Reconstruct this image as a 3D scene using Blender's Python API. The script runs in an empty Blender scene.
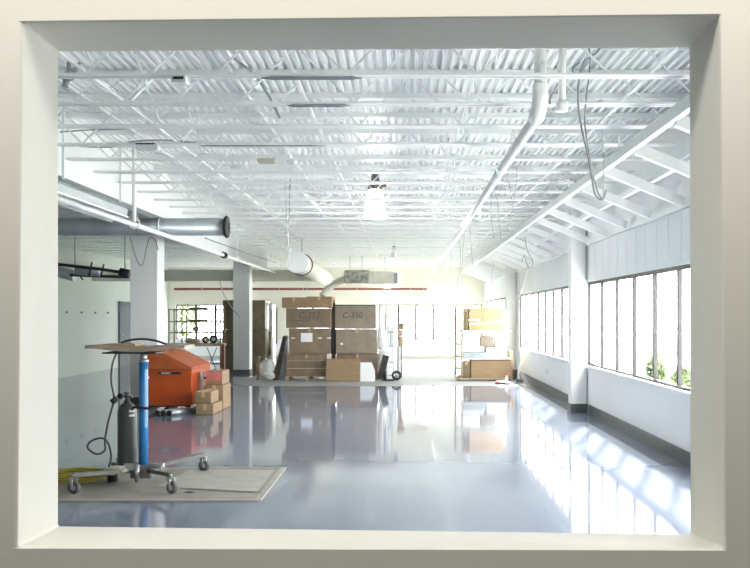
import bpy, bmesh, math, random
from mathutils import Vector, Matrix
random.seed(7)
SC = bpy.context.scene
COL = SC.collection
F = 900.0
EYE = 1.6
def P(px, py, d):
    return Vector(((px-404)*d/F, d, EYE-(py-316)*d/F))

# ------------------------------------------------------------ materials
def mat(name, col, rough=0.6, metal=0.0, var=0.08, scale=6.0, bump=0.0, emit=0.0, coat=0.0, bscale=None, stretch=None, spec=0.5):
    m = bpy.data.materials.new(name); m.use_nodes = True
    nt = m.node_tree; n = nt.nodes; l = nt.links
    b = n['Principled BSDF']
    tc = n.new('ShaderNodeTexCoord'); mp = n.new('ShaderNodeMapping')
    if stretch: mp.inputs['Scale'].default_value = stretch
    l.new(tc.outputs['Object'], mp.inputs['Vector'])
    no = n.new('ShaderNodeTexNoise'); no.inputs['Scale'].default_value = scale; no.inputs['Detail'].default_value = 4
    l.new(mp.outputs['Vector'], no.inputs['Vector'])
    cr = n.new('ShaderNodeValToRGB')
    cr.color_ramp.elements[0].position = 0.3; cr.color_ramp.elements[1].position = 0.7
    cr.color_ramp.elements[0].color = (*[c*(1-var) for c in col], 1)
    cr.color_ramp.elements[1].color = (*[min(1, c*(1+var)) for c in col], 1)
    l.new(no.outputs['Fac'], cr.inputs['Fac']); l.new(cr.outputs['Color'], b.inputs['Base Color'])
    b.inputs['Roughness'].default_value = rough; b.inputs['Metallic'].default_value = metal
    b.inputs['Specular IOR Level'].default_value = spec
    b.inputs['Coat Weight'].default_value = coat
    if emit:
        l.new(cr.outputs['Color'], b.inputs['Emission Color']); b.inputs['Emission Strength'].default_value = emit
    if bump:
        bp = n.new('ShaderNodeBump'); bp.inputs['Strength'].default_value = bump
        n2 = n.new('ShaderNodeTexNoise'); n2.inputs['Scale'].default_value = bscale or scale*4
        l.new(mp.outputs['Vector'], n2.inputs['Vector'])
        l.new(n2.outputs['Fac'], bp.inputs['Height']); l.new(bp.outputs['Normal'], b.inputs['Normal'])
    return m

M = {}
M['frontwall'] = mat('painted drywall', (0.80, 0.785, 0.735), 0.75, var=0.015, scale=1.5, bump=0.03, bscale=90)
M['hallwall'] = mat('white painted wall', (0.87, 0.88, 0.88), 0.6, var=0.02, scale=0.8)
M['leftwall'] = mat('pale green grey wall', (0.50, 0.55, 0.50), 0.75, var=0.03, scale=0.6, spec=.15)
M['farwall'] = mat('cream far wall', (0.74, 0.71, 0.60), 0.6, var=0.03, scale=0.6)
M['soffwall'] = mat('light grey panel wall', (0.74, 0.77, 0.78), 0.6, var=0.03, scale=1.0)
M['deck'] = mat('white metal deck', (0.88, 0.895, 0.90), 0.45, var=0.05, scale=1.5)
M['steel_white'] = mat('white painted steel', (0.84, 0.86, 0.86), 0.45, var=0.04, scale=2)
M['steel_bright'] = mat('bright white painted stud', (0.90, 0.91, 0.91), 0.5, var=0.02, scale=2)
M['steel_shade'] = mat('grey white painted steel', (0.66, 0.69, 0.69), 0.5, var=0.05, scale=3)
M['col'] = mat('white column paint', (0.78, 0.80, 0.80), 0.55, var=0.03, scale=1.2)
M['base'] = mat('dark grey vinyl base', (0.10, 0.11, 0.11), 0.5, var=0.1)
M['frame'] = mat('dark bronze window frame', (0.012, 0.012, 0.010), 0.45, var=0.1)
M['sill'] = mat('white sill', (0.85, 0.86, 0.86), 0.5, var=0.02)
M['pvc'] = mat('white pvc pipe', (0.88, 0.88, 0.87), 0.35, var=0.02)
M['galv'] = mat('galvanised duct', (0.38, 0.42, 0.44), 0.35, metal=0.55, var=0.15, scale=3)
M['galv_dk'] = mat('grey duct sheet', (0.27, 0.30, 0.32), 0.45, metal=0.3, var=0.12, scale=3)
M['black'] = mat('black rubber', (0.02, 0.02, 0.02), 0.6, var=0.2)
M['blackgloss'] = mat('black plastic', (0.03, 0.03, 0.035), 0.35, var=0.2)
M['wire'] = mat('grey cable', (0.30, 0.32, 0.33), 0.5, var=0.1)
M['wire_lt'] = mat('pale cable', (0.52, 0.54, 0.54), 0.5, var=0.1)
M['rust'] = mat('rust red pipe', (0.22, 0.07, 0.05), 0.5, var=0.15)
M['cardboard'] = mat('cardboard', (0.29, 0.195, 0.11), 0.75, var=0.10, scale=4, stretch=(1, 1, 3))
M['cardwrap'] = mat('film wrapped cardboard', (0.215, 0.155, 0.10), 0.35, var=0.14, scale=5, bump=0.25, bscale=14, coat=0.25)
M['cardwrap2'] = mat('pale film wrapped cardboard', (0.26, 0.21, 0.155), 0.33, var=0.14, scale=5, bump=0.25, bscale=14, coat=0.3)
M['carddark'] = mat('olive wrapped cardboard', (0.17, 0.13, 0.065), 0.35, var=0.2, scale=4, bump=0.2, bscale=12, coat=0.3)
M['cardlight'] = mat('tan cardboard', (0.50, 0.34, 0.19), 0.7, var=0.08, scale=4)
M['wood'] = mat('pallet wood', (0.42, 0.31, 0.20), 0.7, var=0.2, scale=6, stretch=(1, 8, 8))
M['plywood'] = mat('worn plywood', (0.36, 0.29, 0.21), 0.65, var=0.22, scale=5, stretch=(1, 6, 6))
M['paper'] = mat('white paper', (0.82, 0.83, 0.84), 0.6, var=0.03)
M['film'] = mat('milky plastic film', (0.70, 0.69, 0.66), 0.25, var=0.12, scale=8, bump=0.5, bscale=20, coat=0.4)
M['ink'] = mat('marker ink', (0.07, 0.055, 0.045), 0.6, var=0.1)
M['orange'] = mat('orange painted steel', (0.42, 0.065, 0.008), 0.42, var=0.10, scale=3)
M['orange_dk'] = mat('dusty orange painted lid', (0.38, 0.085, 0.022), 0.5, var=0.16, scale=5)
M['chrome'] = mat('chromed metal', (0.42, 0.42, 0.42), 0.35, metal=0.6, var=0.08)
M['steel_dull'] = mat('dull grey steel', (0.14, 0.14, 0.13), 0.45, metal=0.2, var=0.2, scale=9)
M['blue'] = mat('blue lacquered post', (0.03, 0.20, 0.48), 0.35, var=0.10, scale=5)
M['bluelt'] = mat('pale blue sticker', (0.16, 0.33, 0.60), 0.4, var=0.06)
M['tank'] = mat('dark grey green gas cylinder', (0.065, 0.075, 0.07), 0.38, var=0.15)
M['yellow'] = mat('yellow rubber hose', (0.36, 0.32, 0.05), 0.5, var=0.15)
M['sheet'] = mat('dusty floor protection', (0.30, 0.275, 0.24), 0.85, var=0.16, scale=3.0, bump=0.2, bscale=9)
M['sheetedge'] = mat('folded sheet edge', (0.40, 0.38, 0.34), 0.8, var=0.1)
M['rubberwheel'] = mat('grey rubber tyre', (0.10, 0.10, 0.10), 0.6, var=0.15)
M['hub'] = mat('pale grey wheel hub', (0.45, 0.46, 0.46), 0.4, metal=0.4, var=0.1)
M['rackmetal'] = mat('olive rack metal', (0.17, 0.15, 0.09), 0.5, var=0.15)
M['leaf'] = mat('pale green leaves', (0.060, 0.085, 0.032), 0.7, var=0.35, scale=5, bump=0.5)
M['bark'] = mat('tree bark', (0.2, 0.16, 0.12), 0.8)
M['outground'] = mat('outdoor paving', (0.55, 0.56, 0.52), 0.9)
M['brown'] = mat('dark brown board', (0.05, 0.03, 0.02), 0.5)
M['pink'] = mat('faded red print', (0.50, 0.16, 0.14), 0.6, var=0.2, scale=9)
M['beigebox'] = mat('beige sheet metal', (0.70, 0.68, 0.60), 0.5)
M['mottle'] = mat('mottled grey insulation', (0.33, 0.33, 0.29), 0.6, var=0.6, scale=9)
M['lampglow'] = mat('lit lamp glass', (1.0, 0.98, 0.94), 0.4, var=0.01, emit=3.5)
M['glowbulb'] = mat('lit bulb', (1.0, 0.97, 0.85), 0.4, var=0.01, emit=14)
M['doorgrey'] = mat('grey metal door', (0.17, 0.18, 0.19), 0.9, var=0.04, spec=.05)
M['red'] = mat('red plastic', (0.5, 0.05, 0.03), 0.5)
M['header'] = mat('beige header board', (0.52, 0.52, 0.45), 0.6, var=0.06)

def glass():
    m = bpy.data.materials.new('window glass'); m.use_nodes = True
    nt = m.node_tree; n = nt.nodes; l = nt.links
    for x in list(n): n.remove(x)
    o = n.new('ShaderNodeOutputMaterial'); mx = n.new('ShaderNodeMixShader')
    t = n.new('ShaderNodeBsdfTransparent'); g = n.new('ShaderNodeBsdfGlossy')
    no = n.new('ShaderNodeTexNoise'); no.inputs['Scale'].default_value = 0.7
    cr = n.new('ShaderNodeValToRGB')
    cr.color_ramp.elements[0].color = (0.95, 0.97, 0.97, 1); cr.color_ramp.elements[1].color = (0.98, 0.99, 0.99, 1)
    l.new(no.outputs['Fac'], cr.inputs['Fac']); l.new(cr.outputs['Color'], t.inputs['Color'])
    g.inputs['Roughness'].default_value = 0.02
    mx.inputs['Fac'].default_value = 0.06
    l.new(t.outputs[0], mx.inputs[1]); l.new(g.outputs[0], mx.inputs[2]); l.new(mx.outputs[0], o.inputs['Surface'])
    return m
M['glass'] = glass()

def floor_mat():
    # glossy epoxy in front, bare pale concrete at the back; scuffs and faint swirls
    m = bpy.data.materials.new('grey blue epoxy floor'); m.use_nodes = True
    nt = m.node_tree; n = nt.nodes; l = nt.links; b = n['Principled BSDF']
    tc = n.new('ShaderNodeTexCoord')
    n1 = n.new('ShaderNodeTexNoise'); n1.inputs['Scale'].default_value = 0.35; n1.inputs['Detail'].default_value = 3
    l.new(tc.outputs['Object'], n1.inputs['Vector'])
    cr = n.new('ShaderNodeValToRGB')
    cr.color_ramp.elements[0].position = 0.35; cr.color_ramp.elements[1].position = 0.7
    cr.color_ramp.elements[0].color = (0.195, 0.222, 0.295, 1); cr.color_ramp.elements[1].color = (0.228, 0.256, 0.330, 1)
    l.new(n1.outputs['Fac'], cr.inputs['Fac'])
    mp = n.new('ShaderNodeMapping'); mp.inputs['Scale'].default_value = (3.0, 0.25, 1); mp.inputs['Rotation'].default_value = (0, 0, 0.5)
    l.new(tc.outputs['Object'], mp.inputs['Vector'])
    n2 = n.new('ShaderNodeTexNoise'); n2.inputs['Scale'].default_value = 1.4; n2.inputs['Detail'].default_value = 6
    l.new(mp.outputs['Vector'], n2.inputs['Vector'])
    c2 = n.new('ShaderNodeValToRGB'); c2.color_ramp.elements[0].position = 0.62; c2.color_ramp.elements[1].position = 0.80
    c2.color_ramp.elements[0].color = (0, 0, 0, 1); c2.color_ramp.elements[1].color = (0.20, 0.20, 0.20, 1)
    l.new(n2.outputs['Fac'], c2.inputs['Fac'])
    mx = n.new('ShaderNodeMixRGB'); mx.blend_type = 'ADD'; mx.inputs['Fac'].default_value = 0.30
    l.new(cr.outputs['Color'], mx.inputs['Color1']); l.new(c2.outputs['Color'], mx.inputs['Color2'])
    l.new(mx.outputs['Color'], b.inputs['Base Color'])
    rr = n.new('ShaderNodeMapRange'); rr.inputs['To Min'].default_value = 0.03; rr.inputs['To Max'].default_value = 0.09
    l.new(n2.outputs['Fac'], rr.inputs['Value']); l.new(rr.outputs['Result'], b.inputs['Roughness'])
    b.inputs['Specular IOR Level'].default_value = 0.6
    bp = n.new('ShaderNodeBump'); bp.inputs['Strength'].default_value = 0.02; bp.inputs['Distance'].default_value = 0.01
    n3 = n.new('ShaderNodeTexNoise'); n3.inputs['Scale'].default_value = 2.2
    l.new(tc.outputs['Object'], n3.inputs['Vector']); l.new(n3.outputs['Fac'], bp.inputs['Height'])
    l.new(bp.outputs['Normal'], b.inputs['Normal'])
    return m
M['floor'] = floor_mat()
M['concrete'] = mat('pale bare concrete', (0.34, 0.35, 0.345), 0.55, var=0.06, scale=1.2)
M['roomfloor'] = mat('dark front room floor', (0.42, 0.46, 0.50), 0.7)
M['roomwall'] = mat('front room wall', (0.22, 0.22, 0.21), 0.7)

# ------------------------------------------------------------ mesh builder
class MB:
    def __init__(s): s.v = []; s.f = []; s.smooth = []
    def add(s, vs, fs, smooth=False):
        o = len(s.v); s.v += [Vector(v) for v in vs]
        for f in fs: s.f.append([i+o for i in f]); s.smooth.append(smooth)
        return s
    def box(s, x0, x1, y0, y1, z0, z1):
        vs = [(x0,y0,z0),(x1,y0,z0),(x1,y1,z0),(x0,y1,z0),(x0,y0,z1),(x1,y0,z1),(x1,y1,z1),(x0,y1,z1)]
        return s.add(vs, [(0,3,2,1),(4,5,6,7),(0,1,5,4),(1,2,6,5),(2,3,7,6),(3,0,4,7)])
    def bar(s, p, q, w, h, up=(0,0,1)):
        p = Vector(p); q = Vector(q); d = (q-p).normalized(); u = Vector(up)
        if abs(d.dot(u)) > 0.98: u = Vector((0,1,0))
        a = d.cross(u).normalized()*w/2; b = a.normalized().cross(d).normalized()*h/2
        vs = [p-a-b, p+a-b, p+a+b, p-a+b, q-a-b, q+a-b, q+a+b, q-a+b]
        return s.add(vs, [(0,1,2,3),(7,6,5,4),(0,4,5,1),(1,5,6,2),(2,6,7,3),(3,7,4,0)])
    def tube(s, pts, r, n=8, cap=True):
        pts = [Vector(p) for p in pts]; vs = []; fs = []
        up = Vector((0.13, 0.21, 0.97)); N = len(pts)
        d0 = (pts[1]-pts[0]).normalized(); a = d0.cross(up)
        if a.length < 1e-3: a = d0.cross(Vector((1,0,0)))
        a.normalize()
        for i, p in enumerate(pts):
            d = (pts[min(i+1, N-1)]-pts[max(i-1, 0)]).normalized()
            a = (a - d*a.dot(d)); a.normalize(); b = d.cross(a)
            rr = r[i] if isinstance(r, (list, tuple)) else r
            for k in range(n):
                t = 2*math.pi*k/n; vs.append(p+a*math.cos(t)*rr+b*math.sin(t)*rr)
        for i in range(N-1):
            for k in range(n):
                fs.append((i*n+k, i*n+(k+1)%n, (i+1)*n+(k+1)%n, (i+1)*n+k))
        s.add(vs, fs, True)
        if cap:
            o = len(s.v)-len(vs)
            s.f.append([o+k for k in range(n)][::-1]); s.smooth.append(False)
            s.f.append([o+(N-1)*n+k for k in range(n)]); s.smooth.append(False)
        return s
    def cyl(s, p, q, r, n=16): return s.tube([p, q], r, n)
    def lathe(s, prof, c, axis='Z', n=20):
        c = Vector(c); vs = []; fs = []
        for (r, h) in prof:
            for k in range(n):
                t = 2*math.pi*k/n; x = math.cos(t)*r; y = math.sin(t)*r
                vs.append(c+(Vector((x,y,h)) if axis=='Z' else Vector((h,x,y)) if axis=='X' else Vector((x,h,y))))
        for i in range(len(prof)-1):
            for k in range(n): fs.append((i*n+k, i*n+(k+1)%n, (i+1)*n+(k+1)%n, (i+1)*n+k))
        s.add(vs, fs, True)
        return s
    def prism_y(s, poly, y0, y1):
        n = len(poly); vs = [(x,y0,z) for x,z in poly]+[(x,y1,z) for x,z in poly]
        fs = [tuple(range(n)), tuple(range(2*n-1, n-1, -1))]+[(i,(i+1)%n,(i+1)%n+n,i+n)[::-1] for i in range(n)]
        return s.add(vs, fs)
    def quad(s, a, b, c, d): return s.add([a,b,c,d], [(0,1,2,3)])
    def torus(s, c, R, r, axis='X', n=20, m=8, a0=0, a1=2*math.pi):
        pts = []
        for i in range(n+1):
            t = a0+(a1-a0)*i/n; x, y = math.cos(t)*R, math.sin(t)*R
            pts.append(Vector(c)+(Vector((0,x,y)) if axis=='X' else Vector((x,y,0)) if axis=='Z' else Vector((x,0,y))))
        return s.tube(pts, r, m)
    def build(s, name, m, parent=None, base=None, bevel=0.0):
        off = Vector((0,0,0))
        if parent is not None:
            q = parent
            while q is not None: off += q.location; q = q.parent
        elif base is not None: off = Vector(base)
        me = bpy.data.meshes.new(name)
        me.from_pydata([tuple(v-off) for v in s.v], [], s.f)
        me.polygons.foreach_set('use_smooth', s.smooth)
        bm = bmesh.new(); bm.from_mesh(me); bmesh.ops.recalc_face_normals(bm, faces=bm.faces); bm.to_mesh(me); bm.free()
        me.materials.append(M[m] if isinstance(m, str) else m)
        me.update()
        o = bpy.data.objects.new(name, me); COL.objects.link(o)
        if parent is not None: o.parent = parent
        elif base is not None: o.location = off
        if bevel:
            bv = o.modifiers.new('bevel', 'BEVEL'); bv.width = bevel; bv.segments = 2; bv.limit_method = 'ANGLE'
        return o

def tag(o, label, cat, group=None):
    o['label'] = label; o['category'] = cat
    if group: o['group'] = group
    return o
def thing(name, loc, label, cat, group=None):
    o = bpy.data.objects.new(name, None); COL.objects.link(o); o.location = loc; o.empty_display_size = 0.1
    return tag(o, label, cat, group)
def struct(o, label=None):
    o['kind'] = 'structure'
    if label: o['label'] = label
    return o
def spline(pts, k=6):
    pts = [Vector(p) for p in pts]; out = []
    for i in range(len(pts)-1):
        p0 = pts[max(i-1,0)]; p1 = pts[i]; p2 = pts[i+1]; p3 = pts[min(i+2,len(pts)-1)]
        for j in range(k):
            t = j/k
            out.append(0.5*((2*p1)+(p2-p0)*t+(2*p0-5*p1+4*p2-p3)*t*t+(3*p1-p0-3*p2+p3)*t**3))
    out.append(pts[-1]); return out
def copy_tree(o, parent=None):
    c = o.copy(); COL.objects.link(c)
    if parent is not None: c.parent = parent
    for ch in [x for x in bpy.data.objects if x.parent == o and x != c]: copy_tree(ch, c)
    return c

# ------------------------------------------------------------ shell of the hall
XL, XR, YB, DECK = -8.9, 3.04, 34.0, 3.94
JB = 3.40       # bottom of joists
# floors
o = MB().quad((XL,2.0,0),(XR,2.0,0),(XR,20.6,0),(XL,20.6,0)).build('floor', 'floor'); struct(o)
mb = MB(); mb.quad((-4.0,20.6,0),(2.6,20.6,0),(2.6,YB,0),(-4.0,YB,0))
o = mb.build('floor_bare', 'concrete'); struct(o)
mb = MB(); mb.quad((XL,20.6,0),(-4.0,20.6,0),(-4.0,YB,0),(XL,YB,0)); mb.quad((2.6,20.6,0),(XR,20.6,0),(XR,YB,0),(2.6,YB,0))
o = mb.build('floor_edge', 'floor'); struct(o)
# ragged lip of the unfinished strip
pts = []; x = -4.05
lip = MB(); prev = None
while x < 2.6:
    y = 20.56-0.10*random.random(); nx = x+random.uniform(.15,.45)
    lip.add([(x,y,0.004),(nx,20.56-0.1*random.random(),0.004),(nx,20.8,0.004),(x,20.8,0.004)], [(0,1,2,3)]); x = nx
struct(lip.build('trim_1', 'concrete'))
# ceiling deck
mb = MB(); pitch = 0.085; h = 0.04; x = XL-0.1; n = 0
prof = []
while x < XR+0.1:
    prof += [(x, DECK), (x+pitch*.42, DECK), (x+pitch*.52, DECK+h), (x+pitch*.90, DECK+h)]; x += pitch
for y0, y1 in ((2.0, YB+0.1),):
    vs = [(a, y0, b) for a, b in prof]+[(a, y1, b) for a, b in prof]; N = len(prof)
    mb.add(vs, [(i, i+1, N+i+1, N+i) for i in range(N-1)])
struct(mb.build('ceiling', 'deck'))
# roof slab over deck keeps daylight out
struct(MB().box(XL-0.2, XR+0.2, 1.9, YB+0.2, DECK+0.045, DECK+0.2).build('ceiling_slab', 'deck'))
# left wall with door
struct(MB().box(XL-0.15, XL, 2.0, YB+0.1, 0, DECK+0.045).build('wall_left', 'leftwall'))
dr = bpy.data.objects.new('door_1', None); COL.objects.link(dr); dr.location = (XL+0.01, 28.7, 0); struct(dr, 'grey metal door in the pale left wall')
MB().box(XL+0.004, XL+0.04, 28.1, 29.3, 0.0, 2.0).build('door_panel', 'doorgrey', dr)
MB().box(XL+0.004, XL+0.06, 28.02, 28.1, 0.0, 2.06).box(XL+0.004, XL+0.06, 29.3, 29.38, 0, 2.06).box(XL+0.004, XL+0.06, 28.02, 29.38, 2.0, 2.06).build('door_frame', 'doorgrey', dr)
MB().cyl((XL+0.04, 28.25, 1.0), (XL+0.10, 28.25, 1.0), 0.02).build('door_handle', 'chrome', dr)
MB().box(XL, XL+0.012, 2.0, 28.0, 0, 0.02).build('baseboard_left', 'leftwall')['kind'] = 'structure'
# far wall: cream band over windows, spandrel below
WT, WB = 2.03, 0.72
struct(MB().box(XL, XR+0.2, YB, YB+0.15, WT, DECK+0.045).build('wall_far', 'farwall'))
struct(MB().box(XL, XR+0.2, YB, YB+0.15, 0, WB).build('wall_far_lower', 'hallwall'))
# far piers
fw = [(-8.9, -8.6), (-4.9, -4.1), (1.75, 1.95), (2.95, 3.2)]
mb = MB()
for a, b in fw: mb.box(a, b, YB, YB+0.15, WB, WT)
struct(mb.build('wall_far_piers', 'farwall'))
def window(n, x0, x1, side):
    w = bpy.data.objects.new('window_%d' % n, None); COL.objects.link(w); struct(w)
    fr = MB(); gl = MB(); T = 0.05
    if side == 'far':
        y = YB+0.06; z0, z1 = WB, WT; k = max(1, round((x1-x0)/0.68)); st = (x1-x0)/k
        w.location = (x0, y, z0)
        fr.box(x0, x1, y-.04, y+.04, z0, z0+.04).box(x0, x1, y-.04, y+.04, z1-.04, z1)
        for i in range(k+1):
            x = x0+i*st; fr.box(x-.045, x+.045, y-.05, y+.04, z0+.04, z1-.04)
        gl.box(x0, x1, y-.004, y+.004, z0+.04, z1-.04)
        MB().box(x0, x1, YB-0.08, YB+.02, z0-.03, z0).build('window_sill', 'sill', w)
    else:
        x = XR+0.04; z0, z1 = 0.79, 2.16; k = max(1, round((x1-x0)/0.98)); st = (x1-x0)/k
        w.location = (x, x0, z0)
        fr.box(x-.025, x+.02, x0, x1, z0, z0+.035).box(x-.025, x+.02, x0, x1, z1-.05, z1)
        for i in range(k+1):
            y = x0+i*st; fr.box(x-.025, x+.02, y-.03, y+.03, z0+.035, z1-.05)
        gl.box(x-.004, x+.004, x0, x1, z0+.035, z1-.05)
        MB().box(XR-0.05, XR+.02, x0-.04, x1+.04, z0-.05, z0).build('window_sill', 'sill', w)
    fr.build('window_frame', 'frame', w); gl.build('glass_pane', 'glass', w)
fars = [(-8.6,-4.9),(-4.1,1.75),(1.95,2.95)]
for i, (a, b) in enumerate(fars): window(i+1, a, b, 'far')
rights = [(4.17, 14.95), (16.5, 23.7), (25.5, 33.3)]
for i, (a, b) in enumerate(rights): window(i+4, a, b, 'right')
# right wall
mb = MB(); mb.box(XR, XR+0.15, 2.0, YB+0.15, 0, 0.79)
edges = [2.0, 4.17, 14.95, 16.5, 23.7, 25.5, 33.3, YB]
for i in range(0, 8, 2): mb.box(XR, XR+0.15, edges[i], edges[i+1], 0.79, 2.16)
struct(mb.build('wall_right', 'hallwall'))
# upper right wall: ribbed metal panels, then a ledge; recess above the soffit
mb = MB(); mb.box(XR, XR+0.15, 2.0, YB+.15, 2.16, 2.80)
struct(mb.build('wall_right_upper', 'soffwall'))
rb = MB(); y = 3.0
while y < 33.8: rb.box(XR-0.003, XR+.01, y, y+.015, 2.20, 2.76); y += 0.49
struct(rb.build('trim_2', 'soffwall'))
struct(MB().box(XR-0.05, XR, 2.0, YB, 2.76, 2.80).build('trim_3', 'steel_white'))
struct(MB().box(XR, XR+0.15, 2.0, YB+.15, 2.80, DECK+.045).build('wall_right_top', 'hallwall'))
struct(MB().box(XR-0.02, XR, 2.0, 14.75, 0, 0.15).box(XR-0.02, XR, 15.25, 24.2, 0, 0.15).box(XR-0.02, XR, 24.7, YB, 0, .15).build('baseboard_right', 'base'))
struct(MB().box(XL+.02, XR-.02, YB-0.02, YB, 0, 0.10).build('baseboard_far', 'header'))
# columns
def column(n, x, y, w, dpt, top, lab):
    r = bpy.data.objects.new('column', None); COL.objects.link(r); r.location = (x, y, 0); struct(r, lab)
    MB().box(x-w/2, x+w/2, y-dpt/2, y+dpt/2, 0.002, top).build('shaft', 'col', r, bevel=0.01)
    MB().box(x-w/2-.012, x+w/2+.012, y-dpt/2-.012, y+dpt/2+.012, 0.0, 0.15 if w < .3 else .10).build('column_base', 'base', r)
    return r
column(1, -4.80, 16.85, 0.50, 0.50, 3.39, 'wide white column behind the orange tool chest')
column(2, -4.55, 25.4, 0.46, 0.46, 3.39, 'white column standing in front of the olive wrapped carton stack')
column(3, 2.89, 15.0, 0.26, 0.26, 3.38, 'slim white column against the right window wall')
column(4, 2.90, 24.5, 0.26, 0.26, 3.38, 'far slim white column near the cart of cartons')
# conduit riser on right column
struct(MB().bar((3.0,14.80,2.2),(3.0,14.80,3.0),.03,.03).build('trim_4', 'wire'))
# bulkhead over left columns and far header
struct(MB().box(-4.10, -3.90, 2.0, 15.0, 3.19, DECK).box(-4.10, -3.90, 15.0, 25.6, 2.95, DECK).build('beam', 'col'))
struct(MB().box(-8.9, -2.15, 25.7, 25.9, 2.60, 2.92).build('beam', 'header'))
struct(MB().box(2.86, 2.98, 2.05, YB-.05, 3.22, 3.395).build('beam', 'steel_white'))

# ------------------------------------------------------------ joists
def joist(x0, x1, y):
    r = thing('steel_joist', (x0, y, JB), 'white open web steel joist spanning the hall under the ribbed metal deck', 'joist', 'white open web roof joists')
    MB().box(x0, x1, y-.055, y-.008, DECK-.055, DECK-.002).box(x0, x1, y+.008, y+.055, DECK-.055, DECK-.002).build('top_chord', 'steel_white', r)
    MB().box(x0, x1, y-.06, y-.008, JB, JB+.012).box(x0, x1, y+.008, y+.06, JB, JB+.012).box(x0, x1, y-.014, y-.008, JB, JB+.03).box(x0, x1, y+.008, y+.014, JB, JB+.03).build('bottom_chord', 'steel_bright', r)
    w = MB(); k = max(2, round((x1-x0)/1.0)); st = (x1-x0)/k
    for i in range(k):
        a = x0+i*st
        w.bar((a, y, DECK-.03), (a+st/2, y, JB+.02), .010, .016)
        w.bar((a+st/2, y, JB+.02), (a+st, y, DECK-.03), .010, .016)
    w.build('web', 'steel_white', r)
    return r
j1 = joist(-3.89, XR-.01, 6.78-0.907)
j2 = joist(-8.88, -4.11, 6.78-0.907)
for i in range(1, 31):
    for j in (j1, j2):
        c = copy_tree(j); c.location.y = 6.78-0.907+0.907*i
# bridging lines running with the hall
for k, (bx, z) in enumerate(((-2.45, JB+.075), (-0.85, JB+.075), (0.55, JB+.075), (-3.3, DECK-.08), (-1.6, DECK-.08), (1.9, JB+.075))):
    o = MB().bar((bx, 5.2, z), (bx, 33.6, z), .022, .022).build('bridging_bar', 'steel_bright', None, (bx, 5.2, z))
    tag(o, ['long white bracing bar crossing the joists left of the lamp', 'white bracing bar crossing the joists just left of the hall middle', 'white bracing bar crossing the joists near the white pipe',
            'high white bracing bar under the deck near the left bulkhead', 'high white bracing bar under the deck left of the lamp', 'white bracing bar crossing the joists beside the sloped soffit rail'][k], 'brace')
# X bridging rods between chords
xb = 0
for bx in (-2.45, 0.55):
    r = thing('cross_bracing', (bx, 6.8, JB), 'thin white crossed rods between joists ' + ('left of the hanging lamp' if bx < 0 else 'right of the hanging lamp'), 'brace')
    for i in range(30):
        y = 6.78+0.907*i-.907
        if i % 2 == 0: MB().bar((bx+.1, y+.07, JB+.06), (bx+.1, y+.84, DECK-.07), .012, .02).bar((bx+.13, y+.07, DECK-.07), (bx+.13, y+.84, JB+.06), .012, .02).build('cross_rod', 'steel_white', r)

# ------------------------------------------------------------ sloped soffit framing on the right
sf = thing('slatted_soffit', (2.6, 20.0, 3.0), 'long sloped white slatted soffit frame running above the right windows', 'soffit frame')
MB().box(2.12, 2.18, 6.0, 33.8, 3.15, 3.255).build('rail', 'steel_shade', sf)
MB().bar((2.64, 7.0, 3.045), (2.64, 33.6, 3.045), .06, .05).build('runner', 'steel_bright', sf)
s0 = MB().bar((2.17, 8.4, 3.16), (2.985, 8.4, 2.82), .07, .10).build('slat', 'steel_bright', sf)
for i in range(-1, 20):
    if i == 0: continue
    c = s0.copy(); COL.objects.link(c); c.parent = sf; c.location.y += 1.235*i
h0 = MB().bar((2.15, 9.0, 3.255), (2.15, 9.0, 3.40), .02, .02).build('hanger', 'steel_white', sf)
for i in range(1, 9):
    c = h0.copy(); COL.objects.link(c); c.parent = sf; c.location.y += 2.72*i

# ------------------------------------------------------------ pipes
def pipe(name, pts, r, m, label, cat='pipe', n=12):
    base = pts[0]
    o = MB().tube(pts, r, n).build(name, m, None, base); return tag(o, label, cat)
r = thing('drain_pipe', (1.03, 6.7, 3.2), 'white pipe dropping from the deck then running the length of the hall', 'pipe')
MB().cyl((1.05, 6.93, 3.32), (1.05, 6.93, DECK-.004), .050, 16).build('riser', 'pvc', r)
MB().tube(spline([(1.05,6.93,3.38),(1.05,6.94,3.28),(1.05,7.03,3.20),(1.05,7.16,3.18)], 5), .062, 16).build('elbow', 'pvc', r)
MB().cyl((1.05, 7.1, 3.18), (1.05, 33.9, 3.18), .046, 16).build('run', 'pvc', r)
for y in (9.6, 18.0, 27.0):
    MB().cyl((1.05, y, 3.18), (1.05, y+.12, 3.18), .056, 16).build('coupling', 'pvc' if y < 25 else 'black', r)
r = thing('vent_pipe', (1.22, 6.95, 3.2), 'short white capped pipe hanging beside the pipe elbow', 'pipe')
MB().cyl((1.22, 6.95, 3.24), (1.22, 6.95, DECK-.004), .030, 14).build('pipe_body', 'pvc', r)
MB().cyl((1.22, 6.95, 3.18), (1.22, 6.95, 3.25), .048, 14).build('cap', 'pvc', r)
r = thing('drop_pipe', P(480, 220, 15.35), 'thin white drop pipe ending in a small tee beside the long white pipe', 'pipe')
MB().cyl(P(480,221,15.35), P(480,176,15.35), .022, 10).build('pipe_body', 'pvc', r)
MB().cyl(P(476,220,15.35), P(484,220,15.35), .03, 10).build('tee', 'pvc', r)
r = thing('sprinkler_pipe', (-3.7, 9.0, 2.85), 'long white pipe running down the left side below the joists', 'pipe')
MB().cyl((-3.7, 6.0, 2.85), (-3.7, 29.5, 2.85), .034, 14).build('run', 'pvc', r)
MB().cyl((-3.7, 18.4, 2.85), (-3.7, 18.6, 2.85), .065, 14).build('clamp', 'black', r)
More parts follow.
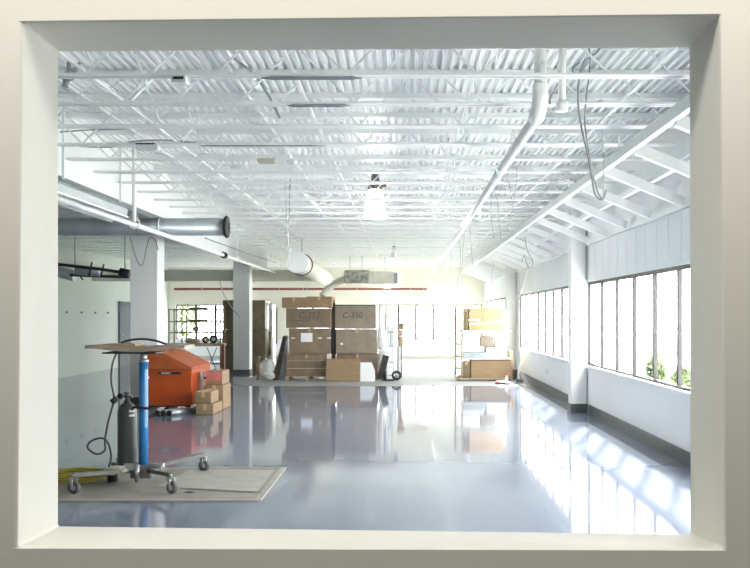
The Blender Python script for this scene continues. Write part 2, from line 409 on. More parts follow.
for y in (12.34, 20.0, 27.2):
    MB().cyl((-3.7, y, 2.89), (-3.7, y, DECK), .012 if y != 12.34 else .03, 8).build('hanger_rod', 'pvc', r)
    MB().torus((-3.7, y, 2.87), .07, .014, 'Y', 16, 6).build('hanger_ring', 'pvc', r)
o = MB().cyl((-8.6, 33.7, 2.61), (.85, 33.7, 2.61), .045, 10).build('sprinkler_main', 'rust', None, (-8.6, 33.7, 2.61)); tag(o, 'dark rust red pipe running level along the far wall', 'pipe')

# ------------------------------------------------------------ ducts
r = thing('round_duct', (-5.6, 14.6, 3.0), 'grey round duct crossing the left side with a black open flange', 'duct')
MB().tube([(-8.2,14.6,3.045),(-2.90,14.6,3.045)], .142, 28).build('duct_body', 'galv', r)
MB().lathe([(.0,-.02),(.17,-.02),(.185,0),(.17,.03),(.10,.03),(.08,.0),(0,0)], (-2.88,14.6,3.045), 'X', 28).build('flange', 'black', r)
for x in (-6.6, -4.3): MB().torus((x,14.6,3.045), .146, .006, 'X', 24, 6).build('seam_band', 'galv_dk', r)
MB().torus((-3.95,14.6,3.045), .15, .012, 'X', 16, 6, math.pi*.3, math.pi*1.3).build('hanger_strap', 'pvc', r)
r = thing('box_duct', (-3.8, 9, 2.93), 'long grey sheet metal channel running back at the upper left', 'duct')
MB().prism_y([(-3.87,2.97),(-3.73,2.935),(-3.71,3.03),(-3.86,3.125)], 6.0, 12.1).build('duct_body', 'galv_dk', r)
MB().box(-3.75, -3.70, 6.0, 12.12, 2.918, 2.935).build('bottom_lip', 'steel_bright', r)
MB().tube([(-4.0,7,2.90),(-4.0,12.3,2.90)], .022, 8).build('side_tube', 'steel_shade', r)
for y in (9.9, 11.9): MB().bar((-3.75, y, 3.1), (-3.75, y, 3.92), .03, .01).build('strap', 'steel_white', r)
# white tube duct pointing toward viewer
a = P(297, 262, 20); b = P(325, 277, 26.5)
r = thing('capped_duct', a, 'short white round duct with capped end hanging near the hall middle', 'duct')
d = (b-a).normalized()
MB().tube([a+d*.05, b], .235, 28).build('duct_body', 'beigebox', r)
MB().tube([a-d*.02, a+d*.06], .245, 28).build('end_cap', 'steel_bright', r)
MB().tube([b, b+d*.25], .20, 20).build('open_end', 'rust', r)
MB().torus(a+d*.9, .24, .02, 'Y', 24, 6).build('strap', 'black', r)
MB().cyl(a+d*.9+Vector((0,0,.22)), a+d*.9+Vector((0,0,.62)), .01, 6).build('hanger_rod', 'wire', r)
# unit heater with box duct and flexible hose
r = thing('air_unit', P(357, 283, 27), 'mottled grey air unit with a pale box duct hung near the far wall', 'air unit')
def pb(px0, px1, py0, py1, d0, d1, mbx=None):
    m_ = mbx or MB(); A = P(px0, py1, d0); B = P(px1, py0, d0); return m_.box(A.x, B.x, d0, d1, A.z, B.z)
pb(344, 369, 270, 283, 27, 27.8).build('unit_body', 'mottle', r, bevel=.03)
pb(369, 396, 271, 284, 27.05, 27.7).build('box_duct', 'beigebox', r, bevel=.01)
pb(394, 397.5, 273, 283, 27.02, 27.72).build('end_grille', 'galv_dk', r)
MB().tube(spline([P(346,279,27.4), P(336,283,27.4), P(328,289,27.3), P(322,296,27.2)], 6), .11, 14).build('flexible_hose', 'header', r)
for px in (350, 362, 385): MB().cyl(P(px, 271, 27.4), P(px, 271, 27.4)+Vector((0,0,.5)), .008, 6).build('hanger_rod', 'wire', r)
# dark pipe bundle far left
r = thing('pipe_bundle', P(95, 272, 17), 'dark tangled bundle of pipes and fittings hanging at far left', 'pipes')
MB().tube([P(55,264,17), P(100,269,17), P(131,274,17)], .03, 8).build('black_pipe', 'black', r)
MB().tube([P(70,275,17.2), P(129,277,17.2)], .03, 8).build('black_pipe', 'blackgloss', r)
MB().tube([P(76,270,17.1), P(100,272,17.1)], .09, 12).build('fitting', 'galv_dk', r)
MB().tube([P(120,272,16.9), P(129,274,16.9)], .085, 12).build('fitting', 'black', r)
MB().tube([P(52,270,17.4), P(75,276,17.4)], .11, 14).build('grey_can', 'galv', r)
for px, t in ((92,262),(104,264),(83,280)): MB().tube([P(px,t,17), P(px-3,276,17)], .016, 6).build('strut', 'black', r)
MB().cyl(P(75,268,17.0), P(75,268,17)+Vector((0,0,.95)), .01, 6).build('hanger_rod', 'wire', r)
MB().cyl(P(125,272,17.0), P(125,272,17)+Vector((0,0,1.1)), .01, 6).build('hanger_rod', 'wire', r)

# ------------------------------------------------------------ lamps
def lamp(c, s, label, glow, group=None):
    r = thing('pendant_lamp', c, label, 'lamp')
    MB().cyl(c+Vector((0,0,.62*s)), (c.x, c.y, DECK), .012, 8).build('stem', 'steel_shade', r)
    MB().lathe([(.0,.62*s),(.05*s,.62*s),(.06*s,.55*s),(.10*s,.50*s),(.105*s,.42*s),(.09*s,.40*s),(.0,.40*s)], c, 'Z', 20).build('ballast_housing', 'steel_dull' if glow else 'black', r)
    MB().box(c.x-.02*s, c.x+.16*s, c.y-.05, c.y+.05, c.z+.44*s, c.z+.50*s).build('bracket', 'rackmetal', r)
    MB().lathe([(.09*s,.40*s),(.11*s,.36*s),(.14*s,.15*s),(.175*s,0),(.168*s,0),(.13*s,.15*s),(.10*s,.35*s),(.0,.36*s)], c, 'Z', 24).build('bell_shade', 'lampglow' if glow else 'steel_white', r)
    return r
lamp(P(375, 218, 14.3), 1.12, 'large lit bell shaped pendant lamp hanging in the hall middle', True)
lamp(P(394, 257, 25.5), .55, 'small unlit pendant lamp hanging far back near the air unit', False)
r = thing('wall_light', P(387, 286, 33.8), 'small glaring light on the far wall below the air unit', 'lamp')
MB().lathe([(0,-.05),(.10,-.05),(.13,.0),(.10,.10),(.04,.16),(0,.16)], P(387,286,33.75), 'Y', 16).build('bulb', 'glowbulb', r)
MB().box(P(387,286,33.9).x-.12, P(387,286,33.9).x+.12, 33.9, 34.0, 2.65, 2.9).build('back_plate', 'steel_shade', r)

# ------------------------------------------------------------ ceiling odds and ends
def cable(pxs, d, r, m, label, name='hanging_cable', d2=None, group=None):
    n = len(pxs); pts = [P(x, y, d+((d2-d)*i/(n-1) if d2 else 0)) for i, (x, y) in enumerate(pxs)]
    o = MB().tube(spline(pts, 7), r, 6).build(name, m, None, pts[0]); return tag(o, label, 'cable', group)
cable([(603,42),(597,52),(588,58),(583,64),(579,80),(578,100),(581,125),(589,160),(594,190),(598,198),(603,199),(606,190)], 7.6, .009, 'wire', 'thick grey cable looped down in front of the slanted slats')
cable([(585,38),(590,54),(589,75),(586,100),(585,125),(590,160),(597,190),(602,199)], 7.65, .007, 'wire', 'second grey cable strand hanging close behind the thick looped cable')
cable([(602,130),(604,160),(603,200)], 8.2, .006, 'wire_lt', 'thin pale cable hanging straight beside the looped grey cables')
cable([(580,62),(574,68),(572,78)], 7.6, .010, 'wire', 'short bent cable tail at the top of the looped cables')
cable([(560,80),(551,97),(550,104)], 7.4, .008, 'wire', 'short dark cable scrap beside the white pipe elbow')
cable([(512,200),(508,165),(513,130),(517,165),(514,200),(508,232)], 11, .006, 'wire_lt', 'thin wire loop hanging right of the long white pipe')
cable([(494,238),(491,210),(493,188),(498,205),(501,238)], 12.5, .006, 'wire_lt', 'narrow wire loop hanging near the drop pipe')
cable([(466,230),(463,250),(462,282)], 16, .007, 'wire_lt', 'wire hanging below the long white pipe toward the far wall')
cable([(470,226),(472,255),(474,276)], 16, .007, 'wire_lt', 'wire hanging just left of the far carton cart')
cable([(459,240),(461,262),(457,285)], 18, .008, 'wire_lt', 'faint wire dangling in front of the cream far wall')
cable([(444,256),(443,280),(446,300)], 20, .008, 'wire_lt', 'wire dangling left of the cream wall patch')
cable([(451,250),(451,270),(447,292)], 20, .008, 'wire_lt', 'wire dangling between two others above the carton cart')
cable([(432,280),(426,284),(423,292)], 22, .009, 'wire_lt', 'short curling wire at the far end of the white pipe')
cable([(525,236),(527,250),(533,262),(529,268),(524,256),(522,262)], 15, .008, 'wire', 'tangled wire loop hanging at the slanted slats')
cable([(530,262),(525,280),(519,300)], 15, .006, 'wire_lt', 'faint wire dropping from the slats toward the windows')
cable([(494,262),(492,278),(494,296)], 19, .008, 'wire_lt', 'wire dropping by the far slim column')
cable([(290,142),(285,160),(286,200),(288,240),(289,268)], 15, .008, 'wire_lt', 'long thin wire hanging down left of the bell lamp')
cable([(300,132),(298,142),(290,146),(290,180),(289,220),(288,244)], 15.2, .010, 'wire', 'grey cable hooked over a joist left of the bell lamp')
cable([(50,144),(75,146),(110,147),(130,142),(160,140),(200,143),(260,146)], 10.8, .009, 'wire', 'dark wavy cable strung across the joists at upper left')
cable([(60,132),(90,130),(120,129),(135,127)], 9.9, .008, 'wire', 'short dark cable strung across a joist at far upper left')
cable([(132,198),(128,200),(127,215),(131,240),(138,262),(143,264),(146,250),(150,238),(155,240),(158,250)], 14.2, .009, 'wire', 'cable hanging in loops against the wide left column')
cable([(110,88),(125,78),(142,70),(155,66)], 9, .007, 'steel_white', 'pale wire crossing the deck at upper left')
cable([(280,118),(270,98),(262,84),(252,72),(234,58)], 8.4, .012, 'wire', 'dark cable lying under the deck above the joists', d2=8.0)
cable([(218,270),(222,290),(230,305),(240,318)], 22, .012, 'galv', 'bent grey conduit dropping toward the white column')
cable([(205,238),(230,247),(255,256),(276,263)], 15.5, .010, 'wire', 'dark thin line running beside the long white left pipe', d2=18.5)
# short loose wires hanging against the far wall
w0 = MB().tube(spline([(-3.5,33.3,3.2),(-3.45,33.3,2.9),(-3.6,33.3,2.6),(-3.5,33.3,2.4)]), .01, 5).build('loose_wire', 'wire_lt', None, (-3.5,33.3,3.2))
tag(w0, 'short loose wire dangling against the cream far wall', 'wire', 'short wires at the far wall')
for i in range(10):
    c = w0.copy(); COL.objects.link(c); c.location = (-7.5+i*1.0+random.uniform(-.2,.2), 33.3, 3.15+random.uniform(0,.2))
    if i % 2: c.rotation_euler = (0, 0, 2.5)
# upper-left cable cluster
r = thing('cable_cluster', P(66, 82, 8.3), 'dark knot of cables hanging at the upper left corner', 'cable')
MB().tube(spline([P(70,48,8.3),P(69,60,8.3),P(68,72,8.3),P(66,84,8.3)]), .018, 8).build('cable', 'wire', r)
MB().tube(spline([P(88,52,8.4),P(80,62,8.35),P(74,72,8.3),P(66,84,8.3)]), .018, 8).build('cable', 'wire', r)
MB().torus(P(70,75,8.3), .045, .012, 'Y', 16, 6).build('knot', 'wire', r)
MB().tube([P(66,80,8.28), P(65,87,8.28)], .03, 8).build('connector', 'galv_dk', r)
# dark strips on bottom chords
for (x0, x1, y, d, lb) in ((261, 362, 78.5, 6.74, 'long dark strip lying along the nearest joist'), (287, 350, 107, 7.62, 'shorter dark strip lying along the second joist'), (200, 325, 146, 9.42, 'thin dark rod lying along a joist left of the hall middle')):
    a = P(x0, y, d); b = P(x1, y, d); a.z = b.z = JB-.018; h_ = .030 if d < 8 else .016
    o = MB().tube([a, a+(b-a)*.1, b-(b-a)*.1, b], [.004, h_*.5, h_*.5, .004], 8).build('dark_strip', 'galv_dk', None, a); tag(o, lb, 'conduit')
for (x, y, d, w, lb) in ((180, 89, 6.72, 15, 'small junction box with black slot under a joist at upper left'), (148, 133, 9.4, 22, 'grey box with dark lid hung on a joist at the left'), (267, 153, 10.2, 18, 'small cream lamp base on a joist left of the bell lamp')):
    c = P(x, y, d)
    r = thing('junction_box', c, lb, 'junction box')
    hw = w*d/F/2
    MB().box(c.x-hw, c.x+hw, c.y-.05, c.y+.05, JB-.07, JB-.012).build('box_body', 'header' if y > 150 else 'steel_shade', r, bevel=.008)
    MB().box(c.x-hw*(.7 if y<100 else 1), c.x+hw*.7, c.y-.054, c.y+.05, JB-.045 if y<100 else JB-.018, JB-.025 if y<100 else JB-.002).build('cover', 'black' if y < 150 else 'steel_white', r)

# ------------------------------------------------------------ floor sheet + lift stand
r = thing('drop_sheet', (-2.5, 8.6, 0), 'dusty beige protection sheet on the floor under the blue lift stand', 'floor sheet')
g = MB(); nx, ny = 26, 14
vs = []
for j in range(ny+1):
    for i in range(nx+1):
        x = -3.75+2.5*i/nx; y = 7.77+1.68*j/ny
        vs.append((x+random.uniform(-.006,.006), y+random.uniform(-.008,.008), .006+random.uniform(0,.007)))
g.add(vs, [(j*(nx+1)+i, j*(nx+1)+i+1, (j+1)*(nx+1)+i+1, (j+1)*(nx+1)+i) for j in range(ny) for i in range(nx)], True)
g.build('sheet', 'sheet', r)
MB().box(-1.29,-1.235,7.77,9.45,.002,.014).box(-3.75,-1.25,7.745,7.79,.002,.014).box(-2.35,-1.25,9.42,9.46,.002,.014).build('taped_edge', 'sheetedge', r)
r = thing('paper_scrap', (-1.6, 8.6, .015), 'flat pale paper laid over the beige sheet right of the stand', 'paper')
MB().add([(-2.3,8.35,.017),(-1.32,8.1,.017),(-1.33,9.25,.018),(-2.2,9.30,.018)], [(0,1,2,3)]).build('paper', 'sheetedge', r)

HUB = Vector((-2.46, 8.5, .16))
r = thing('lift_stand', (-2.46, 8.5, 0), 'blue post lift stand on grey casters with a plywood top', 'lift stand')
def wheel(c, rad, yaw, parent):
    w = MB().lathe([(rad*.45,-.018),(rad*.92,-.02),(rad,-.010),(rad,.010),(rad*.92,.02),(rad*.45,.018)], (0,0,0), 'X', 24)
    rot = Matrix.Rotation(yaw, 3, 'Z'); 
    for i, v in enumerate(w.v): w.v[i] = rot @ v + c
    t = w.build('caster_wheel', 'rubberwheel', parent)
    hb = MB().lathe([(0,-.024),(rad*.3,-.024),(rad*.5,-.014),(rad*.5,.014),(rad*.3,.024),(0,.024)], (0,0,0), 'X', 18)
    for i, v in enumerate(hb.v): hb.v[i] = rot @ v + c
    hb.build('wheel_hub', 'hub', t)
    fk = MB()
    for s in (-1, 1):
        fk.add([], [])
        a = rot @ Vector((s*.03, 0, 0)) + c; b = rot @ Vector((s*.03, .015, rad+.022)) + c; fk.bar(a, b, .008, .03, rot @ Vector((0,1,0)))
    top = rot @ Vector((0,.015,rad+.024)) + c
    fk.box(top.x-.04, top.x+.04, top.y-.035, top.y+.035, top.z-.004, top.z+.006); fk.cyl(top, top+Vector((0,0,.035)), .012, 8)
    fk.build('fork', 'chrome', t)
    return top+Vector((0,0,.03))
tops = []
for (x, y, yaw) in ((-2.95,8.05,1.2),(-2.075,8.05,1.0),(-2.05,9.23,1.1),(-2.90,9.2,1.3)):
    tops.append(wheel(Vector((x, y, .066)), .058, yaw, r))
for t in tops:
    MB().bar(HUB+(t-HUB)*.10+Vector((0,0,-.01)), t, .04, .035).build('leg', 'steel_dull', r)
MB().box(-2.56,-2.36,8.40,8.60,.08,.20).build('hub_block', 'steel_dull', r, bevel=.012)
MB().cyl((-2.36,8.42,.19),(-2.24,8.40,.21),.022,10).build('crank_handle', 'chrome', r)
MB().cyl((-2.48,8.36,.06),(-2.48,8.36,.22),.024,10).build('lock_pin', 'chrome', r)
MB().box(-2.6,-2.5,8.36,8.42,.17,.225).build('gear_block', 'chrome', r)
MB().cyl((-2.27,8.40,.13),(-2.27,8.40,.23),.012,8).build('crank_knob', 'chrome', r)
MB().cyl((-2.46,8.5,.20),(-2.46,8.5,1.175),.043,20).build('post', 'blue', r)
MB().lathe([(.0435,.0),(.0445,.0),(.0445,.55),(.0435,.55)], (-2.46,8.5,.52), 'Z', 20)
st = MB()
for k in range(5):
    t0 = math.radians(-60+k*9); t1 = math.radians(-60+(k+1)*9); R = .0442
    st.quad((-2.46+R*math.cos(t0),8.5+R*math.sin(t0),.55),(-2.46+R*math.cos(t1),8.5+R*math.sin(t1),.55),(-2.46+R*math.cos(t1),8.5+R*math.sin(t1),1.10),(-2.46+R*math.cos(t0),8.5+R*math.sin(t0),1.10))
st.build('sticker', 'bluelt', r)
MB().cyl((-2.46,8.5,1.17),(-2.46,8.5,1.25),.032,16).cyl((-2.46,8.5,1.165),(-2.46,8.5,1.19),.048,16).build('inner_post', 'chrome', r)
MB().box(-2.80,-2.30,8.34,8.70,1.249,1.262).build('bracket', 'black', r)
# plywood top, slightly bowed
bw = MB(); n = 14; vs = []
for i in range(n+1):
    t = i/n; x = -2.95+.92*t; sag = .03*math.sin(math.pi*min(1,max(0,(t-.1)/.75)))
    th = .030+.018*math.sin(math.pi*t)
    for (y, z) in ((8.32,0),(8.72,0),(8.72,th),(8.32,th)): vs.append((x, y, 1.298-sag+z))
fs = [(0,1,2,3),(n*4+3,n*4+2,n*4+1,n*4)]
for i in range(n):
    for k in range(4): fs.append((i*4+k, i*4+(k+1)%4, i*4+4+(k+1)%4, i*4+4+k))
bw.add(vs, fs).build('plywood_top', 'plywood', r)
o = MB().box(-2.80,-2.50,8.36,8.66,1.320,1.340).build('small_board', 'wood', None, (-2.6,8.4,1.322)); tag(o, 'small wooden board lying on the plywood top of the lift stand', 'board')
o = MB().tube(spline([(-2.64,8.4,1.350),(-2.56,8.4,1.375),(-2.44,8.4,1.385),(-2.32,8.4,1.37),(-2.22,8.42,1.335)]), .010, 8).build('black_hose', 'black', None, (-2.62,8.25,1.35)); tag(o, 'black hose curving over the plywood top of the stand', 'hose')
r = thing('gas_hose', (-2.72,8.35,1.3), 'dark hose dropping from the plywood top to a coil beside the gas cylinder', 'hose')
MB().tube(spline([(-2.66,8.32,1.255),(-2.69,8.30,1.15),(-2.70,8.30,1.0),(-2.685,8.32,.88),(-2.69,8.34,.80)]), .009, 8).build('upper_hose', 'blackgloss', r)
MB().tube(spline([(-2.69,8.34,.80),(-2.74,8.34,.62),(-2.77,8.34,.45),(-2.76,8.3,.36),(-2.83,8.28,.33),(-2.91,8.28,.39),(-2.88,8.3,.45),(-2.79,8.32,.47),(-2.74,8.34,.42),(-2.72,8.36,.30),(-2.74,8.36,.20)]), .010, 8).build('looped_hose', 'blackgloss', r)
MB().cyl((-2.70,8.30,.80),(-2.65,8.32,.84),.028,10).build('hose_fitting', 'black', r)
c = Vector((-2.645, 8.6, .176))
r = thing('gas_cylinder', (c.x, c.y, c.z), 'dark grey gas cylinder strapped beside the blue post', 'gas cylinder')
MB().lathe([(0,0),(.082,0),(.09,.02),(.09,.50),(.084,.54),(.066,.575),(.038,.595),(.028,.60),(.028,.62),(0,.62)], c, 'Z', 28).build('cylinder_body', 'tank', r)
MB().cyl(c+Vector((0,0,.61)), c+Vector((0,0,.68)), .018, 12).cyl(c+Vector((-.05,0,.655)), c+Vector((.05,0,.655)), .013, 10).build('valve', 'steel_dull', r)
MB().lathe([(0,0),(.03,0),(.03,.02),(0,.02)], c+Vector((.0,0,.68)), 'Z', 14).build('valve_wheel', 'steel_dull', r)
MB().lathe([(0,-.012),(.028,-.012),(.028,.012),(0,.012)], c+Vector((-.055,-.03,.66)), 'Y', 14).build('gauge', 'black', r)
a = MB()
for k in range(3):
    t0 = math.radians(-62+k*12); t1 = math.radians(-62+(k+1)*12)
    a.quad(c+Vector((.0915*math.cos(t0),.0915*math.sin(t0),.47)), c+Vector((.0915*math.cos(t1),.0915*math.sin(t1),.47)), c+Vector((.0865*math.cos(t1),.0865*math.sin(t1),.535)), c+Vector((.0865*math.cos(t0),.0865*math.sin(t0),.535)))
a.build('sticker', 'paper', r)
o = MB().tube(spline([c+Vector((.07,-.07,.54)), Vector((-2.52,8.43,.745)), Vector((-2.40,8.43,.735)), Vector((-2.3,8.46,.745))], 5), .013, 8).build('strap', 'black', None, (-2.5,8.45,.74)); tag(o, 'black strap tying the gas cylinder to the blue post', 'strap')
# tray carrying the cylinder
o = MB().box(-2.76,-2.53,8.48,8.72,.150,.174).bar((-2.64,8.52,.15),(-2.52,8.5,.13),.03,.03).build('tray', 'steel_dull', bpy.data.objects['lift_stand'])
r = thing('small_canister', (-2.80, 8.55, .09), 'small dark canister tucked behind the left of the gas cylinder', 'canister')
MB().lathe([(0,.0),(.045,.0),(.05,.02),(.045,.14),(.02,.18),(0,.18)], (-2.79,8.62,.016), 'Z', 16).build('canister_body', 'blackgloss', r)
# yellow hose heap
r = thing('yellow_hose', (-3.05, 8.6, .01), 'yellow hose heaped in loose loops left of the lift stand', 'hose')
pts = []
for i in range(90):
    t = i*.42; R = .20+.05*math.sin(i*.37)
    pts.append(Vector((-3.14+R*1.5*math.cos(t)+.05*math.sin(i*.2), 8.62+R*.75*math.sin(t), .028+.0010*i+.012*math.sin(i*.9))))
MB().tube(pts, .013, 6).build('coil', 'yellow', r)
MB().tube(spline([pts[-1], (-2.85,8.5,.09), (-2.75,8.4,.14), (-2.66,8.36,.20), (-2.6,8.4,.17)]), .013, 6).build('tail', 'yellow', r)
r = thing('rope_bundle', (-2.70,8.42,.16), 'bundle of pale rope and rag lying on the stand base', 'rope')
pts = [Vector((-2.68+.10*math.cos(i*.8)+.02*math.sin(i), 8.38+.04*math.sin(i*.8), .155+.0012*i+.01*math.sin(i*1.7))) for i in range(34)]
MB().tube(spline(pts, 3), .010, 6).build('rope', 'header', r)
o = MB().add([(-1.98,8.05,.022),(-1.90,8.0,.022),(-1.86,8.03,.026),(-1.93,8.07,.03)], [(0,1,2,3)]).build('black_scrap', 'black', None, (-1.93,8.04,.022)); tag(o, 'tiny black scrap on the beige sheet near the front caster', 'scrap')

# ------------------------------------------------------------ orange tool chest
r = thing('tool_chest', (-3.97, 15.9, 0), 'orange steel job site tool chest with a sloped lid on casters', 'tool chest')
x0, x1, ya, yb = -4.40, -3.55, 15.05, 16.5
MB().prism_y([(x0,.10),(x1,.10),(x1,.70),(x0,.70)], ya, yb).build('chest_body', 'orange', r, bevel=.01)
lid = MB().prism_y([(x0-.01,.705),(x1+.015,.705),(x1+.015,.735),(-4.02,.985),(x0-.01,1.015)], ya-.015, yb+.015).build('lid', 'orange_dk', r, bevel=.01)
MB().box(-4.10,-3.72,ya-.035,ya-.014,.625,.665).build('latch_bar', 'black', r)
MB().box(-4.05,-3.90,ya-.045,ya-.03,.63,.66).build('maker_plate', 'chrome', r)
MB().cyl((-4.28,ya-.03,.57),(-4.28,ya,.57),.022,14).build('lock', 'paper', r)
MB().box(x1,x1+.006,ya+.62,ya+.80,.48,.62).build('warning_label', 'paper', r)
MB().bar((x1+.02,ya+.9,.5),(x1+.02,ya+1.15,.5),.03,.03).build('side_handle', 'black', r)
MB().box(x0+.03,x1-.03,ya+.02,ya+.08,.075,.10).box(x0+.03,x1-.03,yb-.08,yb-.02,.075,.10).build('skid', 'black', r)
for (x, y) in ((x0+.08,ya+.06),(x1-.08,ya+.06),(x0+.08,yb-.06),(x1-.08,yb-.06)):
    MB().lathe([(0,-.02),(.04,-.02),(.043,0),(.04,.02),(0,.02)], (x,y,.044), 'X', 14).build('caster', 'black', r)
# three tubes on the floor
t0 = None
for i in range(3):
    a = Vector((-3.94+.095*i, 14.35, .048)); b = a+Vector((.26,.55,0)); 
    r = thing('conduit_tube', a, ['grey tube with black end on the floor, leftmost of three before the tool chest', 'middle grey tube of three on the floor before the tool chest', 'grey tube with black end on the floor, rightmost of three before the tool chest'][i], 'tube', 'tubes before the tool chest')
    MB().tube([a, b], .043, 14).build('tube_body', 'galv', r)
    d = (b-a).normalized(); MB().tube([a-d*.004, a+d*.03], .046, 14).build('end_cap', 'black', r)

def carton(x0, x1, y0, y1, z0, z1, m, label, group=None, tape=True, name='cardboard_box', cat='box', tapemat='cardlight', jit=.0):
    r = thing(name, ((x0+x1)/2, (y0+y1)/2, z0), label, cat, group)
    MB().box(x0, x1, y0, y1, z0+.002, z1-.002).build('carton', m, r, bevel=min(.012, (z1-z0)*.08))
    if tape:
        zc = (z0+z1)/2; xm = (x0+x1)/2
        MB().box(xm-.03, xm+.03, y0-.003, y1+.003, z1-.005, z1+.0005).box(xm-.03, xm+.03, y0-.003, y0+.001, z1-.10, z1).build('tape', tapemat, r)
    return r
carton(-3.365,-3.08,14.55,15.25,0,.175,'cardboard','small brown box on the floor, lower of two beside the tool chest')
carton(-3.39,-3.12,14.58,15.15,.177,.375,'cardboard','small brown box stacked on another beside the tool chest')
carton(-3.40,-3.08,15.35,16.0,0,.42,'cardboard','taller brown box behind the two small boxes by the tool chest')
r = carton(-3.38,-3.10,15.37,15.98,.422,.66,'cardboard','brown box with faded red print on top, beside the tool chest')
MB().box(-3.375,-3.105,15.365,15.373,.50,.655).build('red_print', 'pink', r)

# ------------------------------------------------------------ pallet stack A
def pallet(x0, x1, y0, y1, label):
    r = thing('wooden_pallet', ((x0+x1)/2, (y0+y1)/2, 0), label, 'pallet')
    for i in range(3):
        x = x0+.05+(x1-x0-.1)*i/2; MB().box(x-.05, x+.05, y0, y1, 0, .085).build('runner', 'wood', r)
    for i in range(6):
        y = y0+(y1-y0-.1)*i/5; MB().box(x0, x1, y, y+.1, .087, .107).build('deck_board', 'wood', r)
    return r
def text(body, size, loc, parent, m='ink', name='handwriting', rot=(math.pi/2,0,0), shear=0.15):
    cu = bpy.data.curves.new(name, 'FONT'); cu.body = body; cu.size = size; cu.shear = shear; cu.extrude = .001; cu.offset = 0.0
    cu.align_x = 'CENTER'; cu.align_y = 'CENTER'; cu.materials.append(M[m])
    o = bpy.data.objects.new(name, cu); COL.objects.link(o)
    bpy.context.view_layer.update()
    me = bpy.data.meshes.new_from_object(o.evaluated_get(bpy.context.evaluated_depsgraph_get()))
    bpy.data.objects.remove(o)
    o = bpy.data.objects.new(name, me); COL.objects.link(o)
    off = Vector(); q = parent
    while q is not None: off += q.location; q = q.parent
    o.parent = parent; o.location = Vector(loc)-off; o.rotation_euler = rot
    return o
D = 22.3
def X(px, d=D): return (px-404)*d/F
def Z(py, d=D): return EYE-(py-316)*d/F
pallet(X(285), X(329), D, D+1.15, 'wooden pallet under the left film wrapped carton stack')
r = carton(X(286), X(327), D-.02, D+1.15, .11, Z(354.3), 'cardwrap', 'film wrapped carton resting on the pallet under the marked stack')
MB().box(X(286)+.02, X(326), D-.03, D-.018, .30, .31).box(X(286)+.02,X(326),D-.03,D-.018,.5,.505).build('film_band', 'film', r)
r = carton(X(289), X(330), D, D+1.1, Z(354), Z(328.3), 'cardwrap', 'brown carton with a white label and taped band in the left stack')
MB().box(X(301), X(312.5), D-.008, D-.002, Z(342), Z(333)).build('white_label', 'paper', r)
for k in range(5):
    px = 291+k*9
    if 298 < px < 312: continue
    MB().box(X(px), X(px+4), D-.006, D-.001, Z(338.8), Z(337.3)).build('tape_mark', 'film', r)
r = carton(X(286), X(331), D, D+1.1, Z(328), Z(308.3), 'cardwrap', 'brown carton with black handwriting under the top boxes of the left stack', tape=False)
text('C-352', .21, (X(309), D-.003, Z(315.5)), r)
MB().bar((X(292),D-.004,Z(320.6)), (X(318),D-.004,Z(319.8)), .003, .012).build('underline', 'ink', r)
carton(X(282), X(306), D-.05, D+1.0, Z(308), Z(297.3), 'cardboard', 'flat brown box on top of the left stack, at its left end')
carton(X(306.3), X(332), D-.02, D+1.0, Z(308), Z(296.4), 'cardboard', 'flat brown box on top of the left stack, at its right end')
# dark filler standing in for the shade of the gap between stacks
r = thing('gap_shade', (X(333.5,D+.3), D+.3, 0), 'dark filler painted as the shade in the gap between the two marked stacks', 'post')
MB().box(X(331.5,D+.3), X(335,D+.3), D+.3, D+.5, 0, Z(303,D+.3)).build('gap_shade_core', 'brown', r)
MB().box(X(331.0,D+.25), X(336,D+.25), D+.22, D+.3, Z(354,D+.3), Z(329,D+.3)).build('gap_shade_front', 'black', r)
MB().box(X(332.5,D+.3), X(334.5,D+.3), D+.3, D+.4, Z(303,D+.3), Z(300,D+.3)).build('tip', 'cardboard', r)
# stack B
pallet(X(337), X(377), D+.25, D+1.3, 'wooden pallet under the right film wrapped carton stack')
r = carton(X(336), X(378), D+.2, D+1.3, .11, Z(354.3), 'cardwrap', 'lowest wrapped carton of the right stack, behind the leaning flat carton')
r = carton(X(335.5), X(377), D+.15, D+1.3, Z(354), Z(329.3), 'cardwrap2', 'pale wrapped middle carton of the right stack')
MB().box(X(340), X(342.5), D+.14, D+.15, Z(345), Z(343)).build('white_label', 'paper', r)
r = carton(X(334.5), X(376), D+.15, D+1.3, Z(329), Z(305.5), 'cardwrap2', 'pale wrapped top carton with faint handwriting on the right stack', tape=False)
text('C-350', .20, (X(352,D), D+.144, Z(315.5)), r)
r = thing('wrapped_bundle', (X(384), D+.6, 0), 'bundle of milky plastic film standing against the right carton stack', 'bundle')
MB().box(X(377.5), X(383), D+.3, D+1.0, Z(350), Z(305)).build('upper_film', 'film', r, bevel=.05)
MB().box(X(383.5), X(390), D+.35, D+.9, Z(332), Z(304)).build('upper_film', 'film', r, bevel=.05)
MB().box(X(378.5), X(386), D+.35, D+.9, 0, Z(350)).build('lower_film', 'film', r, bevel=.04)
# flat carton leaning
r = thing('flat_carton', (X(343,D-.35), D-.35, 0), 'plain flat brown carton standing in front of the marked stacks', 'box')
d_ = D-.35
MB().box(X(326,d_), X(360,d_), d_, d_+.18, .002, Z(359,d_)).build('carton', 'cardboard', r, bevel=.008)
r = thing('white_board', (X(368,d_), d_, 0), 'white board with a cut upper corner beside the flat brown carton', 'panel')
MB().prism_y([(X(360.3,d_),.002),(X(375,d_),.002),(X(375,d_),Z(371,d_)),(X(371.5,d_),Z(362.5,d_)),(X(360.3,d_),Z(362.5,d_))], d_+.02, d_+.06).build('board', 'paper', r)
